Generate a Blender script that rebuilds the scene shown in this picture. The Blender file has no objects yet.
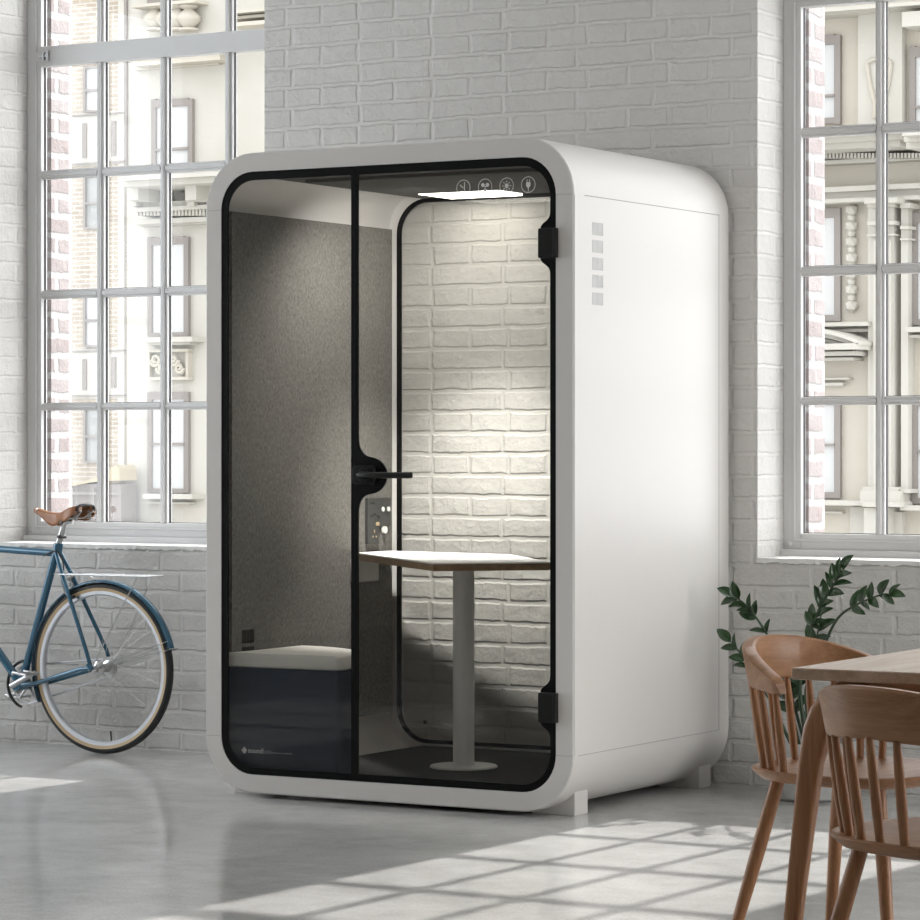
import bpy, bmesh, math, random
from mathutils import Vector, Matrix, Quaternion
random.seed(7)
PI = math.pi
scn = bpy.context.scene
COL = scn.collection

# ------------------------------------------------------------------ camera
F_PX, YAW, HOR, DIST, CAMH = 3078.0, 0.5308, 443.9, 9.8676, 1.2071
cs, sn = math.cos(YAW), math.sin(YAW)
RIGHT = Vector((cs, sn, 0)); FWD = Vector((-sn, cs, 0))
CAM = -(RIGHT * ((573.7 - 460) / F_PX * DIST) + FWD * DIST) + Vector((0, 0, CAMH))
cam_d = bpy.data.cameras.new('camera'); cam = bpy.data.objects.new('camera', cam_d); COL.objects.link(cam)
cam.location = CAM; cam.rotation_euler = (PI / 2, 0, YAW)
cam_d.sensor_width = 36; cam_d.lens = F_PX / 920 * 36; cam_d.shift_y = -(460 - HOR) / 920
cam_d.clip_start = .1; cam_d.clip_end = 500
scn.camera = cam

def at(ax, v, x, y):
    """world point on the plane (axis ax = v) that the survey pixel (x, y) looked at"""
    d = FWD + RIGHT * ((x - 460) / F_PX) + Vector((0, 0, (HOR - y) / F_PX))
    return CAM + d * ((v - CAM[ax]) / d[ax])

# ------------------------------------------------------------------ materials
def mat(name, col=(.8, .8, .8), rough=.5, metal=0, spec=.5, coat=0, emis=None, estr=0):
    m = bpy.data.materials.new(name); m.use_nodes = True
    b = m.node_tree.nodes['Principled BSDF']
    b.inputs['Base Color'].default_value = (*col, 1); b.inputs['Roughness'].default_value = rough
    b.inputs['Metallic'].default_value = metal; b.inputs['Specular IOR Level'].default_value = spec
    b.inputs['Coat Weight'].default_value = coat
    if emis: b.inputs['Emission Color'].default_value = (*emis, 1); b.inputs['Emission Strength'].default_value = estr
    return m

class N:
    def __init__(s, m): s.t = m.node_tree; s.b = s.t.nodes.get('Principled BSDF')
    def n(s, typ, **kw):
        o = s.t.nodes.new(typ)
        for k, v in kw.items():
            if hasattr(o, k) and not k[0].isupper(): setattr(o, k, v)
            else: o.inputs[k.replace('_', ' ')].default_value = v
        return o
    def l(s, a, b): s.t.links.new(a, b)
    def math(s, op, a, b=None):
        o = s.t.nodes.new('ShaderNodeMath'); o.operation = op
        for i, v in enumerate((a, b)):
            if v is None: continue
            if isinstance(v, (int, float)): o.inputs[i].default_value = v
            else: s.l(v, o.inputs[i])
        return o.outputs[0]
    def ramp(s, fac, stops):
        r = s.t.nodes.new('ShaderNodeValToRGB'); e = r.color_ramp.elements
        while len(e) < len(stops): e.new(.5)
        for k, (p, c) in enumerate(stops):
            e[k].position = p; e[k].color = (*c, 1) if len(c) == 3 else c
        s.l(fac, r.inputs[0]); return r.outputs[0]

def brick_mat(name, bw=.31, rh=.078, ms=.011, paint=(.67, .655, .632), brick=None, brick2=None, mortar=(.85, .84, .82), strength=.55, dist=.012, squash=.53, rough=.55, warp=.012, grime=.0):
    m = mat(name, paint, rough, spec=.3); g = N(m)
    geo = g.n('ShaderNodeNewGeometry'); sp = g.n('ShaderNodeSeparateXYZ'); g.l(geo.outputs['Position'], sp.inputs[0])
    nsp = g.n('ShaderNodeSeparateXYZ'); g.l(geo.outputs['Normal'], nsp.inputs[0])
    side = g.math('GREATER_THAN', g.math('ABSOLUTE', nsp.outputs[0]), .7)
    hor = g.math('ADD', g.math('MULTIPLY', sp.outputs[0], g.math('SUBTRACT', 1, side)), g.math('MULTIPLY', g.math('ADD', sp.outputs[1], .4), side))
    cm = g.n('ShaderNodeCombineXYZ'); g.l(hor, cm.inputs[0]); g.l(sp.outputs[2], cm.inputs[1])
    n1 = g.n('ShaderNodeTexNoise', Scale=7.0, Detail=4.0, Roughness=.65); g.l(geo.outputs['Position'], n1.inputs['Vector'])
    off = g.n('ShaderNodeVectorMath', operation='SUBTRACT'); g.l(n1.outputs['Color'], off.inputs[0]); off.inputs[1].default_value = (.5, .5, .5)
    sc = g.n('ShaderNodeVectorMath', operation='SCALE'); g.l(off.outputs[0], sc.inputs[0]); sc.inputs['Scale'].default_value = warp * 1.7
    n1b = g.n('ShaderNodeTexNoise', Scale=60.0, Detail=2.0); g.l(geo.outputs['Position'], n1b.inputs['Vector'])
    offb = g.n('ShaderNodeVectorMath', operation='SUBTRACT'); g.l(n1b.outputs['Color'], offb.inputs[0]); offb.inputs[1].default_value = (.5, .5, .5)
    scb = g.n('ShaderNodeVectorMath', operation='SCALE'); g.l(offb.outputs[0], scb.inputs[0]); scb.inputs['Scale'].default_value = warp * .75
    ad = g.n('ShaderNodeVectorMath', operation='ADD'); g.l(cm.outputs[0], ad.inputs[0]); g.l(sc.outputs[0], ad.inputs[1])
    ad2 = g.n('ShaderNodeVectorMath', operation='ADD'); g.l(ad.outputs[0], ad2.inputs[0]); g.l(scb.outputs[0], ad2.inputs[1])
    bt = g.n('ShaderNodeTexBrick', offset=.5, offset_frequency=2, squash=squash, squash_frequency=2)
    bt.inputs['Scale'].default_value = 1; bt.inputs['Brick Width'].default_value = bw; bt.inputs['Row Height'].default_value = rh
    bt.inputs['Mortar Size'].default_value = ms; bt.inputs['Mortar Smooth'].default_value = .6; bt.inputs['Bias'].default_value = 0
    g.l(ad2.outputs[0], bt.inputs['Vector'])
    bt.inputs['Color1'].default_value = (0, 0, 0, 1); bt.inputs['Color2'].default_value = (1, 1, 1, 1); bt.inputs['Mortar'].default_value = (.5, .5, .5, 1)
    inv = g.math('SUBTRACT', 1, bt.outputs['Fac'])
    n2 = g.n('ShaderNodeTexNoise', Scale=95.0, Detail=5.0, Roughness=.7); g.l(geo.outputs['Position'], n2.inputs['Vector'])
    n3 = g.n('ShaderNodeTexNoise', Scale=14.0, Detail=3.0); g.l(geo.outputs['Position'], n3.inputs['Vector'])
    rgh = g.math('MULTIPLY', g.math('MULTIPLY', n2.outputs['Fac'], g.math('POWER', n3.outputs['Fac'], 2.0)), g.math('ADD', g.math('MULTIPLY', inv, 1.5), .35))
    sepc = g.n('ShaderNodeSeparateColor'); g.l(bt.outputs['Color'], sepc.inputs[0])
    hgt = g.math('ADD', g.math('MULTIPLY', inv, g.math('ADD', g.math('MULTIPLY', sepc.outputs[0], .45), .55)), g.math('MULTIPLY', rgh, 1.9))
    hgt = g.math('ADD', hgt, g.math('MULTIPLY', n3.outputs['Fac'], .5))
    bp = g.n('ShaderNodeBump', Strength=strength, Distance=dist); g.l(hgt, bp.inputs['Height']); g.l(bp.outputs[0], g.b.inputs['Normal'])
    if brick:
        mx = g.n('ShaderNodeMix', data_type='RGBA'); g.l(sepc.outputs[0], mx.inputs[0]); mx.inputs[6].default_value = (*brick, 1); mx.inputs[7].default_value = (*brick2, 1)
        m2 = g.n('ShaderNodeMix', data_type='RGBA'); g.l(bt.outputs['Fac'], m2.inputs[0]); g.l(mx.outputs[2], m2.inputs[6]); m2.inputs[7].default_value = (*mortar, 1)
        g.l(m2.outputs[2], g.b.inputs['Base Color'])
    else:
        v = g.ramp(n3.outputs['Fac'], [(.3, tuple(c * .95 for c in paint)), (.7, paint)])
        g.l(v, g.b.inputs['Base Color'])
    return m

def wood_mat(name, c1, c2, c3, axis=0, rough=.42, scale=1.0):
    m = mat(name, c1, rough, spec=.4); g = N(m)
    tc = g.n('ShaderNodeTexCoord'); mp = g.n('ShaderNodeMapping'); g.l(tc.outputs['Object'], mp.inputs[0])
    s = [26 * scale] * 3; s[axis] = 2.2 * scale; mp.inputs['Scale'].default_value = s
    n1 = g.n('ShaderNodeTexNoise', Scale=1.0, Detail=6.0, Roughness=.6, Distortion=1.2); g.l(mp.outputs[0], n1.inputs['Vector'])
    mp2 = g.n('ShaderNodeMapping'); g.l(tc.outputs['Object'], mp2.inputs[0]); s2 = [220 * scale] * 3; s2[axis] = 9 * scale; mp2.inputs['Scale'].default_value = s2
    n2 = g.n('ShaderNodeTexNoise', Scale=1.0, Detail=3.0, Roughness=.6); g.l(mp2.outputs[0], n2.inputs['Vector'])
    f = g.math('ADD', g.math('MULTIPLY', n1.outputs['Fac'], .72), g.math('MULTIPLY', n2.outputs['Fac'], .28))
    g.l(g.ramp(f, [(.34, c1), (.5, c2), (.66, c3)]), g.b.inputs['Base Color'])
    bp = g.n('ShaderNodeBump', Strength=.15, Distance=.001); g.l(f, bp.inputs['Height']); g.l(bp.outputs[0], g.b.inputs['Normal'])
    return m

def glass_mat(name, tint=(1, 1, 1), ior=1.45, rough=.0):
    m = bpy.data.materials.new(name); m.use_nodes = True; t = m.node_tree; t.nodes.clear()
    o = t.nodes.new('ShaderNodeOutputMaterial'); mx = t.nodes.new('ShaderNodeMixShader'); tr = t.nodes.new('ShaderNodeBsdfTransparent')
    gl = t.nodes.new('ShaderNodeBsdfGlossy'); lw = t.nodes.new('ShaderNodeLayerWeight'); lw.inputs[0].default_value = .5
    pw = t.nodes.new('ShaderNodeMath'); pw.operation = 'POWER'; pw.inputs[1].default_value = 5; t.links.new(lw.outputs['Facing'], pw.inputs[0])
    fr = t.nodes.new('ShaderNodeMath'); fr.operation = 'MULTIPLY_ADD'; fr.inputs[1].default_value = .8; fr.inputs[2].default_value = ((ior - 1) / (ior + 1)) ** 2; t.links.new(pw.outputs[0], fr.inputs[0])
    tr.inputs[0].default_value = (*tint, 1); gl.inputs['Roughness'].default_value = rough
    t.links.new(fr.outputs[0], mx.inputs[0]); t.links.new(tr.outputs[0], mx.inputs[1]); t.links.new(gl.outputs[0], mx.inputs[2]); t.links.new(mx.outputs[0], o.inputs[0])
    return m

def noisy(name, c1, c2, scale, rough, bump=.2, bd=.002, stretch=None, detail=4.0, spec=.4):
    m = mat(name, c1, rough, spec=spec); g = N(m)
    tc = g.n('ShaderNodeTexCoord'); mp = g.n('ShaderNodeMapping'); g.l(tc.outputs['Object'], mp.inputs[0])
    if stretch: mp.inputs['Scale'].default_value = stretch
    n1 = g.n('ShaderNodeTexNoise', Scale=scale, Detail=detail, Roughness=.65); g.l(mp.outputs[0], n1.inputs['Vector'])
    g.l(g.ramp(n1.outputs['Fac'], [(.32, c1), (.68, c2)]), g.b.inputs['Base Color'])
    bp = g.n('ShaderNodeBump', Strength=bump, Distance=bd); g.l(n1.outputs['Fac'], bp.inputs['Height']); g.l(bp.outputs[0], g.b.inputs['Normal'])
    return m

M = {}
M['wall'] = brick_mat('painted_brick')
M['pink_brick'] = brick_mat('pink_brick', bw=.2, rh=.083, ms=.018, brick=(.33, .278, .268), brick2=(.38, .342, .336), mortar=(.50, .495, .49), strength=.5, squash=1.0, warp=.016)
M['plaster'] = mat('plaster', (.78, .775, .76), .7)
M['far_brick'] = brick_mat('far_brick', bw=.30, rh=.10, ms=.018, brick=(.36, .30, .235), brick2=(.43, .375, .30), mortar=(.53, .51, .475), strength=.2, squash=1.0, warp=.004)
M['white_frame'] = mat('window_frame_paint', (.67, .67, .67), .5, spec=.25)
M['booth_white'] = mat('booth_shell_lacquer', (.665, .645, .622), .42, spec=.4)
M['seam'] = mat('seam_shadow_gap', (.30, .30, .29), .6)
M['vent'] = mat('vent_perforation', (.60, .60, .60), .6)
M['black'] = mat('black_printed_border', (.004, .004, .004), .45, spec=.12)
M['black_metal'] = mat('black_metal', (.010, .010, .009), .4, spec=.25)
M['glass'] = glass_mat('clear_glass'); M['booth_glass'] = glass_mat('booth_glass', (.93, .93, .92), 1.38)
M['felt'] = noisy('grey_felt', (.10, .096, .088), (.235, .224, .205), 150, .95, .5, .003, (1, 1, .55), 8.0, spec=.1)
M['ceiling_grey'] = noisy('dark_ceiling_felt', (.085, .082, .075), (.11, .105, .10), 80, .9, .2, .001)
M['mat'] = noisy('dark_carpet', (.022, .022, .021), (.038, .037, .035), 300, .95, .3, .002, spec=.1)
M['lamp'] = mat('led_panel', (1, 1, 1), .5, emis=(1, .955, .88), estr=7)
M['cushion'] = noisy('cushion_fabric', (.52, .50, .46), (.60, .58, .54), 500, .95, .3, .001, spec=.1)
M['navy'] = noisy('navy_fabric', (.018, .024, .038), (.026, .034, .050), 350, .9, .3, .001, spec=.15)
M['table_white'] = mat('white_laminate', (.80, .79, .76), .35)
M['ply'] = wood_mat('plywood_edge', (.16, .09, .04), (.24, .145, .07), (.30, .19, .10), 0)
M['column'] = mat('powder_coat_grey', (.78, .77, .75), .45)
M['socket'] = mat('charcoal_plastic', (.045, .045, .043), .5)
M['steel'] = mat('polished_steel', (.50, .50, .50), .28, 1)
M['alu'] = mat('brushed_aluminium', (.68, .70, .74), .33, 1)
M['spoke'] = mat('spoke_steel', (.55, .53, .50), .45, 1)
M['print'] = mat('light_grey_print', (.62, .61, .59), .6)
M['print_dim'] = mat('dim_grey_print', (.12, .12, .12), .6)
M['print_mid'] = mat('mid_grey_print', (.36, .35, .34), .6)
M['plug_white'] = mat('button_white', (.8, .8, .76), .3)
M['box_white'] = mat('cable_box_grey', (.50, .49, .46), .5)
M['oak'] = wood_mat('oak_side_grain', (.26, .125, .058), (.36, .183, .090), (.45, .245, .128), 0)
M['oak_v'] = wood_mat('oak_upright_grain', (.25, .110, .048), (.35, .168, .078), (.44, .225, .110), 2)
M['oak_y'] = wood_mat('oak_table_grain', (.44, .30, .205), (.53, .385, .28), (.60, .455, .345), 1, .27)
M['blue'] = mat('teal_blue_paint', (.022, .105, .175), .25, .25, .5, coat=.6)
M['rubber'] = mat('black_rubber', (.016, .016, .016), .6)
M['tan'] = mat('tan_sidewall', (.50, .37, .22), .6)
M['leather'] = noisy('brown_leather', (.25, .105, .045), (.34, .155, .07), 40, .35, .1, .001)
M['leather_dark'] = mat('saddle_underside', (.035, .03, .028), .6)
M['leaf'] = noisy('leaf_green', (.022, .052, .020), (.045, .095, .038), 30, .17, .1, .001, spec=.6)
M['stem'] = mat('stem_green', (.035, .065, .03), .4)
M['pot'] = noisy('concrete_pot', (.40, .40, .39), (.50, .50, .49), 30, .8, .2, .001)
M['soil'] = noisy('soil', (.03, .022, .016), (.07, .05, .04), 80, .95, .8, .01)
M['stone'] = noisy('cream_stone', (.49, .475, .43), (.54, .525, .48), .8, .8, .0, .001)
M['stone_warm'] = noisy('warm_stone', (.485, .455, .39), (.535, .505, .44), .8, .8, .0, .001)
M['taupe'] = mat('taupe_window_paint', (.26, .235, .22), .6)
M['pane'] = mat('painted_sky_pane', (.56, .57, .57), .25)  # pale base colour paints the sky's reflection into the glass
M['dark_pane'] = mat('grey_window_glass', (.32, .33, .32), .2)
M['shed'] = wood_mat('weathered_boards', (.22, .195, .19), (.27, .24, .23), (.32, .29, .275), 2, .8, .05)
M['shed_roof'] = mat('sandstone_gable', (.46, .40, .29), .8)
M['street'] = noisy('street_asphalt', (.30, .30, .29), (.38, .38, .37), .5, .9, .2, .01)

def floor_mat():
    m = mat('polished_concrete', (.3, .3, .3), .3, spec=.5); g = N(m)
    geo = g.n('ShaderNodeNewGeometry')
    a = g.n('ShaderNodeTexNoise', Scale=.9, Detail=6.0, Roughness=.62, Distortion=.6); g.l(geo.outputs['Position'], a.inputs['Vector'])
    b = g.n('ShaderNodeTexNoise', Scale=9.0, Detail=5.0, Roughness=.7); g.l(geo.outputs['Position'], b.inputs['Vector'])
    c = g.n('ShaderNodeTexNoise', Scale=110.0, Detail=3.0, Roughness=.7); g.l(geo.outputs['Position'], c.inputs['Vector'])
    f = g.math('ADD', g.math('ADD', g.math('MULTIPLY', a.outputs['Fac'], .34), g.math('MULTIPLY', b.outputs['Fac'], .30)), g.math('MULTIPLY', c.outputs['Fac'], .36))
    g.l(g.ramp(f, [(.38, (.40, .395, .384)), (.5, (.51, .505, .494)), (.62, (.59, .585, .574))]), g.b.inputs['Base Color'])
    d = g.n('ShaderNodeTexNoise', Scale=2.2, Detail=4.0, Roughness=.6, Distortion=.5); g.l(geo.outputs['Position'], d.inputs['Vector'])
    g.l(g.ramp(d.outputs['Fac'], [(.35, (.09, .09, .09)), (.62, (.21, .21, .21))]), g.b.inputs['Roughness'])
    bp = g.n('ShaderNodeBump', Strength=.2, Distance=.002); g.l(f, bp.inputs['Height']); g.l(bp.outputs[0], g.b.inputs['Normal'])
    return m
M['floor'] = floor_mat()

# ------------------------------------------------------------------ helpers
def empty(name, loc, rz=0):
    o = bpy.data.objects.new(name, None); COL.objects.link(o); o.location = loc; o.rotation_euler = (0, 0, rz); o.empty_display_size = .1
    return o
def tag(o, label=None, cat=None, group=None, kind=None):
    if label: o['label'] = label
    if cat: o['category'] = cat
    if group: o['group'] = group
    if kind: o['kind'] = kind
    return o
def link_mesh(name, me, m, parent=None, smooth=None, bevel=0):
    o = bpy.data.objects.new(name, me); COL.objects.link(o)
    if m is not None: me.materials.append(m)
    if smooth is not None:
        me.shade_smooth()
        try: me.set_sharp_from_angle(angle=math.radians(smooth))
        except Exception: pass
    if parent: 
        o.parent = parent
        if parent.type == 'EMPTY' and not parent.parent:
            pass
    if bevel:
        b = o.modifiers.new('bevel', 'BEVEL'); b.width = bevel; b.segments = 2; b.limit_method = 'ANGLE'; b.angle_limit = math.radians(35)
    return o
def obj(name, bm, m, parent=None, smooth=35, bevel=0, world=None):
    """world: an Empty's world location to subtract, so parts may be modelled in world coordinates"""
    if world is not None: bmesh.ops.translate(bm, verts=bm.verts, vec=-Vector(world))
    bmesh.ops.recalc_face_normals(bm, faces=bm.faces)
    me = bpy.data.meshes.new(name); bm.to_mesh(me); bm.free()
    return link_mesh(name, me, m, parent, smooth, bevel)
def B(): return bmesh.new()
def box(bm, x0, x1, y0, y1, z0, z1):
    v = [bm.verts.new(p) for p in ((x0, y0, z0), (x1, y0, z0), (x1, y1, z0), (x0, y1, z0), (x0, y0, z1), (x1, y0, z1), (x1, y1, z1), (x0, y1, z1))]
    for f in ((0, 3, 2, 1), (4, 5, 6, 7), (0, 1, 5, 4), (1, 2, 6, 5), (2, 3, 7, 6), (3, 0, 4, 7)): bm.faces.new([v[i] for i in f])
    return bm
def rr(x0, x1, z0, z1, r, n=10):
    pts = []
    for cx, cz, a0 in ((x1 - r, z0 + r, -90), (x1 - r, z1 - r, 0), (x0 + r, z1 - r, 90), (x0 + r, z0 + r, 180)):
        for k in range(n + 1):
            a = math.radians(a0 + 90 * k / n); pts.append((cx + r * math.cos(a), cz + r * math.sin(a)))
    return pts
def loft(bm, loops, closed_ring=True, cap0=False, cap1=False, cyc=False):
    L = [[bm.verts.new(p) for p in lp] for lp in loops]
    n = len(L[0]); m = len(L)
    for i in range(m if cyc else m - 1):
        a, b = L[i], L[(i + 1) % m]
        for k in range(n if closed_ring else n - 1):
            k2 = (k + 1) % n
            bm.faces.new((a[k], a[k2], b[k2], b[k]))
    if cap0: bm.faces.new(list(reversed(L[0])))
    if cap1: bm.faces.new(L[-1])
    return L
def tube(bm, path, rad, n=10, cyc=False, flat=None, up=None):
    path = [Vector(p) for p in path]; m = len(path)
    if not isinstance(rad, (list, tuple)): rad = [rad] * m
    T = []
    for i in range(m):
        if cyc: t = path[(i + 1) % m] - path[i - 1]
        else: t = path[min(i + 1, m - 1)] - path[max(i - 1, 0)]
        T.append(t.normalized())
    u = Vector(up) if up else (Vector((0, 0, 1)) if abs(T[0].z) < .9 else Vector((1, 0, 0)))
    u = (u - T[0] * u.dot(T[0])).normalized(); loops = []
    for i in range(m):
        if i: 
            u = (T[i - 1].rotation_difference(T[i]) @ u); u = (u - T[i] * u.dot(T[i])).normalized()
        w = T[i].cross(u); fl = flat if flat else 1
        loops.append([path[i] + (u * math.cos(2 * PI * k / n) + w * math.sin(2 * PI * k / n) * fl) * rad[i] for k in range(n)])
    loft(bm, loops, True, not cyc, not cyc, cyc)
    return bm
def lathe(bm, prof, n=32, c=(0, 0, 0), axis='z', cap=True):
    def P(r, h, a):
        x, y = r * math.cos(a), r * math.sin(a)
        return Vector(c) + (Vector((x, y, h)) if axis == 'z' else Vector((x, h, y)))
    loft(bm, [[P(r, h, 2 * PI * k / n) for k in range(n)] for r, h in prof], True, cap, cap)
    return bm
def poly(bm, pts, a, b, plane='xz'):
    """prism of a simple outline between depths a and b"""
    def P(p, d): return (p[0], d, p[1]) if plane == 'xz' else ((p[0], p[1], d) if plane == 'xy' else (d, p[0], p[1]))
    l0 = [bm.verts.new(P(p, a)) for p in pts]; l1 = [bm.verts.new(P(p, b)) for p in pts]; n = len(pts)
    bm.faces.new(l0); bm.faces.new(list(reversed(l1)))
    for k in range(n): bm.faces.new((l0[k], l0[(k + 1) % n], l1[(k + 1) % n], l1[k]))
    return bm
def holed(name, outer, inner, y0, y1, m, parent, world=(0, 0, 0)):
    """plate in the XZ plane with holes, front at y0, back at y1 (filled curve turned into a mesh)"""
    cu = bpy.data.curves.new(name, 'CURVE'); cu.dimensions = '2D'; cu.fill_mode = 'BOTH'; cu.extrude = (y1 - y0) / 2
    for pts in [outer] + inner:
        s = cu.splines.new('POLY'); s.points.add(len(pts) - 1); s.use_cyclic_u = True
        for k, p in enumerate(pts): s.points[k].co = (p[0], p[1], 0, 1)
    o = bpy.data.objects.new('tmp', cu); COL.objects.link(o)
    dg = bpy.context.evaluated_depsgraph_get(); me = bpy.data.meshes.new_from_object(o.evaluated_get(dg))
    bpy.data.objects.remove(o); me.name = name
    me.transform(Matrix.Translation(Vector((0, (y0 + y1) / 2, 0)) - Vector(world)) @ Matrix.Rotation(PI / 2, 4, 'X'))
    me.materials.clear()
    return link_mesh(name, me, m, parent)
def bez(p0, p1, p2, p3, n=10):
    return [tuple((1 - t) ** 3 * a + 3 * (1 - t) ** 2 * t * b + 3 * (1 - t) * t * t * c + t ** 3 * d for a, b, c, d in zip(p0, p1, p2, p3)) for t in [k / n for k in range(n + 1)]]
def text_mesh(name, s, size, m, parent, loc, extrude=.0004, world=(0, 0, 0)):
    cu = bpy.data.curves.new(name, 'FONT'); cu.body = s; cu.size = size; cu.extrude = extrude
    o = bpy.data.objects.new('tmp', cu); COL.objects.link(o)
    dg = bpy.context.evaluated_depsgraph_get(); me = bpy.data.meshes.new_from_object(o.evaluated_get(dg)); bpy.data.objects.remove(o)
    me.transform(Matrix.Translation(Vector(loc) - Vector(world)) @ Matrix.Rotation(PI / 2, 4, 'X')); me.materials.clear()
    return link_mesh(name, me, m, parent)
def copy_obj(o, parent=None):
    c = o.copy(); COL.objects.link(c); c.parent = parent if parent is not None else None
    return c
def copy_tree(o, parent=None):
    c = copy_obj(o, parent)
    for ch in list(o.children): copy_tree(ch, c)
    return c

# ------------------------------------------------------------------ room
WY, OUT = 1.174, 1.58
XL, XR, YB, ZC = -6.0, 5.3, -10.2, 4.25
O1 = (-3.319, -1.987, .80, 3.95)      # left window opening x0 x1 z0 z1
O2 = (.102, 1.52, .80, 3.95)
def S(name, bm, m, smooth=None, bevel=0): return tag(obj(name, bm, m, None, smooth, bevel), kind='structure')
bm = B(); y0, y1 = WY, 1.46
for x0, x1 in ((XL, O1[0]), (O1[1], O2[0]), (O2[1], XR)): box(bm, x0, x1, y0, y1, 0, ZC)
for a in (O1, O2): box(bm, a[0], a[1], y0, y1, 0, a[2]); box(bm, a[0], a[1], y0, y1, a[3], ZC)
S('wall_back', bm, M['wall'])
bm = B(); y0, y1 = 1.4605, 1.60; E1 = (-3.246, -1.95, .86, 3.95); E2 = (.171, 1.48, .86, 3.95)
for x0, x1 in ((XL - .3, E1[0]), (E1[1], E2[0]), (E2[1], XR + .3)): box(bm, x0, x1, y0, y1, -9, 7)
for a in (E1, E2): box(bm, a[0], a[1], y0, y1, -9, a[2]); box(bm, a[0], a[1], y0, y1, a[3], 7)
S('wall_exterior', bm, M['pink_brick'])
S('floor', box(B(), XL, XR, YB, WY + .3, -.25, 0), M['floor'])
S('ceiling', box(B(), XL, XR, YB, WY + .3, ZC, ZC + .2), M['plaster'])
LW = (-3.4, .3, .75, 3.7)            # unseen window added in the left wall as a cool light source
bm = B()
box(bm, XL - .25, XL, YB, LW[0], 0, ZC); box(bm, XL - .25, XL, LW[1], WY + .28, 0, ZC)
box(bm, XL - .25, XL, LW[0], LW[1], 0, LW[2]); box(bm, XL - .25, XL, LW[0], LW[1], LW[3], ZC)
S('wall_left', bm, M['wall'])
S('wall_front', box(B(), XL - .25, XR + .3, YB - .25, YB, 0, ZC), M['wall'])
RW = (-1.7, .75, .30, 3.6)            # window in the right wall y0 y1 z0 z1
bm = B()
box(bm, XR, XR + .3, YB, RW[0], 0, ZC); box(bm, XR, XR + .3, RW[1], WY + .28, 0, ZC)
box(bm, XR, XR + .3, RW[0], RW[1], 0, RW[2]); box(bm, XR, XR + .3, RW[0], RW[1], RW[3], ZC)
S('wall_right', bm, M['wall'])
# plaster sill strips with a rough lip
for nm, a in (('trim_1', O1), ('trim_2', O2)):
    bm = B(); n = 90; pts = []
    for k in range(n + 1):
        x = a[0] + (a[1] - a[0]) * k / n; pts.append((x, WY - .004 - .004 * random.random(), .795 - .009 * random.random()))
    loft(bm, [[(p[0], p[1], p[2]) for p in pts], [(p[0], p[1], .806) for p in pts], [(p[0], WY + .2, .808) for p in pts], [(p[0], WY + .2, .798) for p in pts]], False)
    S(nm, bm, M['plaster'])

def window(name, x_glass, o, ncol, n_right):
    """steel grid window: x_glass = left edge of the first pane"""
    yf, yb = 1.392, 1.434; bm = B(); P = .3175; pw = .2825
    x1 = x_glass + (ncol - 1) * P + pw; xl = o[0]; xr = x1 + .075; zt = o[3]
    bars_z = [(1.345, 1.374), (1.805, 1.840), (2.300, 2.335), (3.25, 3.285), (3.70, 3.735)]
    box(bm, xl, x_glass, yf, yb, .83, zt); box(bm, x1, xr, yf, yb, .83, zt)              # stiles
    box(bm, x_glass, x1, yf, yb, .83, .888); box(bm, x_glass, x1, yf - .012, yb, 2.764, 2.846); box(bm, x_glass, x1, yf, yb, zt - .07, zt)
    for k in range(ncol - 1):
        a = x_glass + k * P + pw
        for z0, z1 in ((.888, 2.764), (2.846, zt - .07)):
            box(bm, a, a + .035, yf + .006, yb, z0, z1); box(bm, a + .010, a + .025, yf - .004, yf + .006, z0, z1)
    for z0, z1 in bars_z:
        for k in range(ncol):
            a = x_glass + k * P; box(bm, a, a + pw, yf + .006, yb, z0, z1); box(bm, a - .006, a + pw + .006, yf - .003, yf + .006, z0 + .009, z1 - .009)
    # inner bead around each lite group and sill board
    for z0, z1 in ((.868, 2.784), (2.826, zt - .05)):
        box(bm, x_glass - .028, x_glass - .02, yf - .008, yf, z0, z1); box(bm, x1 + .02, x1 + .028, yf - .008, yf, z0, z1)
    box(bm, x_glass - .028, x1 + .028, yf - .008, yf, .860, .868)
    box(bm, xl - .0, xr, yf - .03, yb, .806, .831)
    w = S(name, bm, M['white_frame'], None, .003)
    bm = B(); box(bm, x_glass, x1, yf + .030, yf + .034, .88, zt - .06)
    obj('glass', bm, M['glass'], w, None)
    # weathered rubber gasket: the dark line at the left and top of every lite
    bm = B()
    for k in range(ncol):
        a = x_glass + k * P
        for z0, z1 in ((.888, 2.764), (2.846, zt - .07)): box(bm, a + .0002, a + .0032, yf + .022, yf + .031, z0, z1)
        for z in (.888, 1.374, 1.84, 2.335, 2.846): box(bm, a, a + pw, yf + .022, yf + .031, z, z + .0025)
    obj('gasket', bm, M['black_metal'], w, None)
    bm = B(); lathe(bm, [(.009, 0), (.009, -.006), (.004, -.010)], 12, (x_glass - .045, yf, .85), 'y'); obj('bolt', bm, M['white_frame'], w)
    bm = B(); box(bm, x_glass + .0, x_glass + .05, yf - .022, yf - .012, 2.80, 2.81); box(bm, x_glass + .045, x_glass + .052, yf - .024, yf - .012, 2.785, 2.826)
    box(bm, x_glass + .022, x_glass + .032, yf - .024, yf - .012, 2.79, 2.82); obj('latch', bm, M['alu'], w)
    return w
window('window_1', -3.246, O1, 4, 0)
window('window_2', .171, O2, 4, 0)
def side_window(name, xa, R):
    bm = B(); xb = xa + .06
    for k in range(6):
        y = R[0] + (R[1] - R[0]) * k / 5; box(bm, xa, xb, y - .02, y + .02, R[2], R[3])
        z = R[2] + (R[3] - R[2]) * k / 5; box(bm, xa, xb, R[0], R[1], z - .02, z + .02)
    w = S(name, bm, M['white_frame']); obj('glass', box(B(), xa + .02, xa + .024, R[0], R[1], R[2], R[3]), M['glass'], w, None)
side_window('window_3', XR + .14, RW); side_window('window_added', XL - .2, LW)  # the left-wall window is added as a light source

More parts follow.
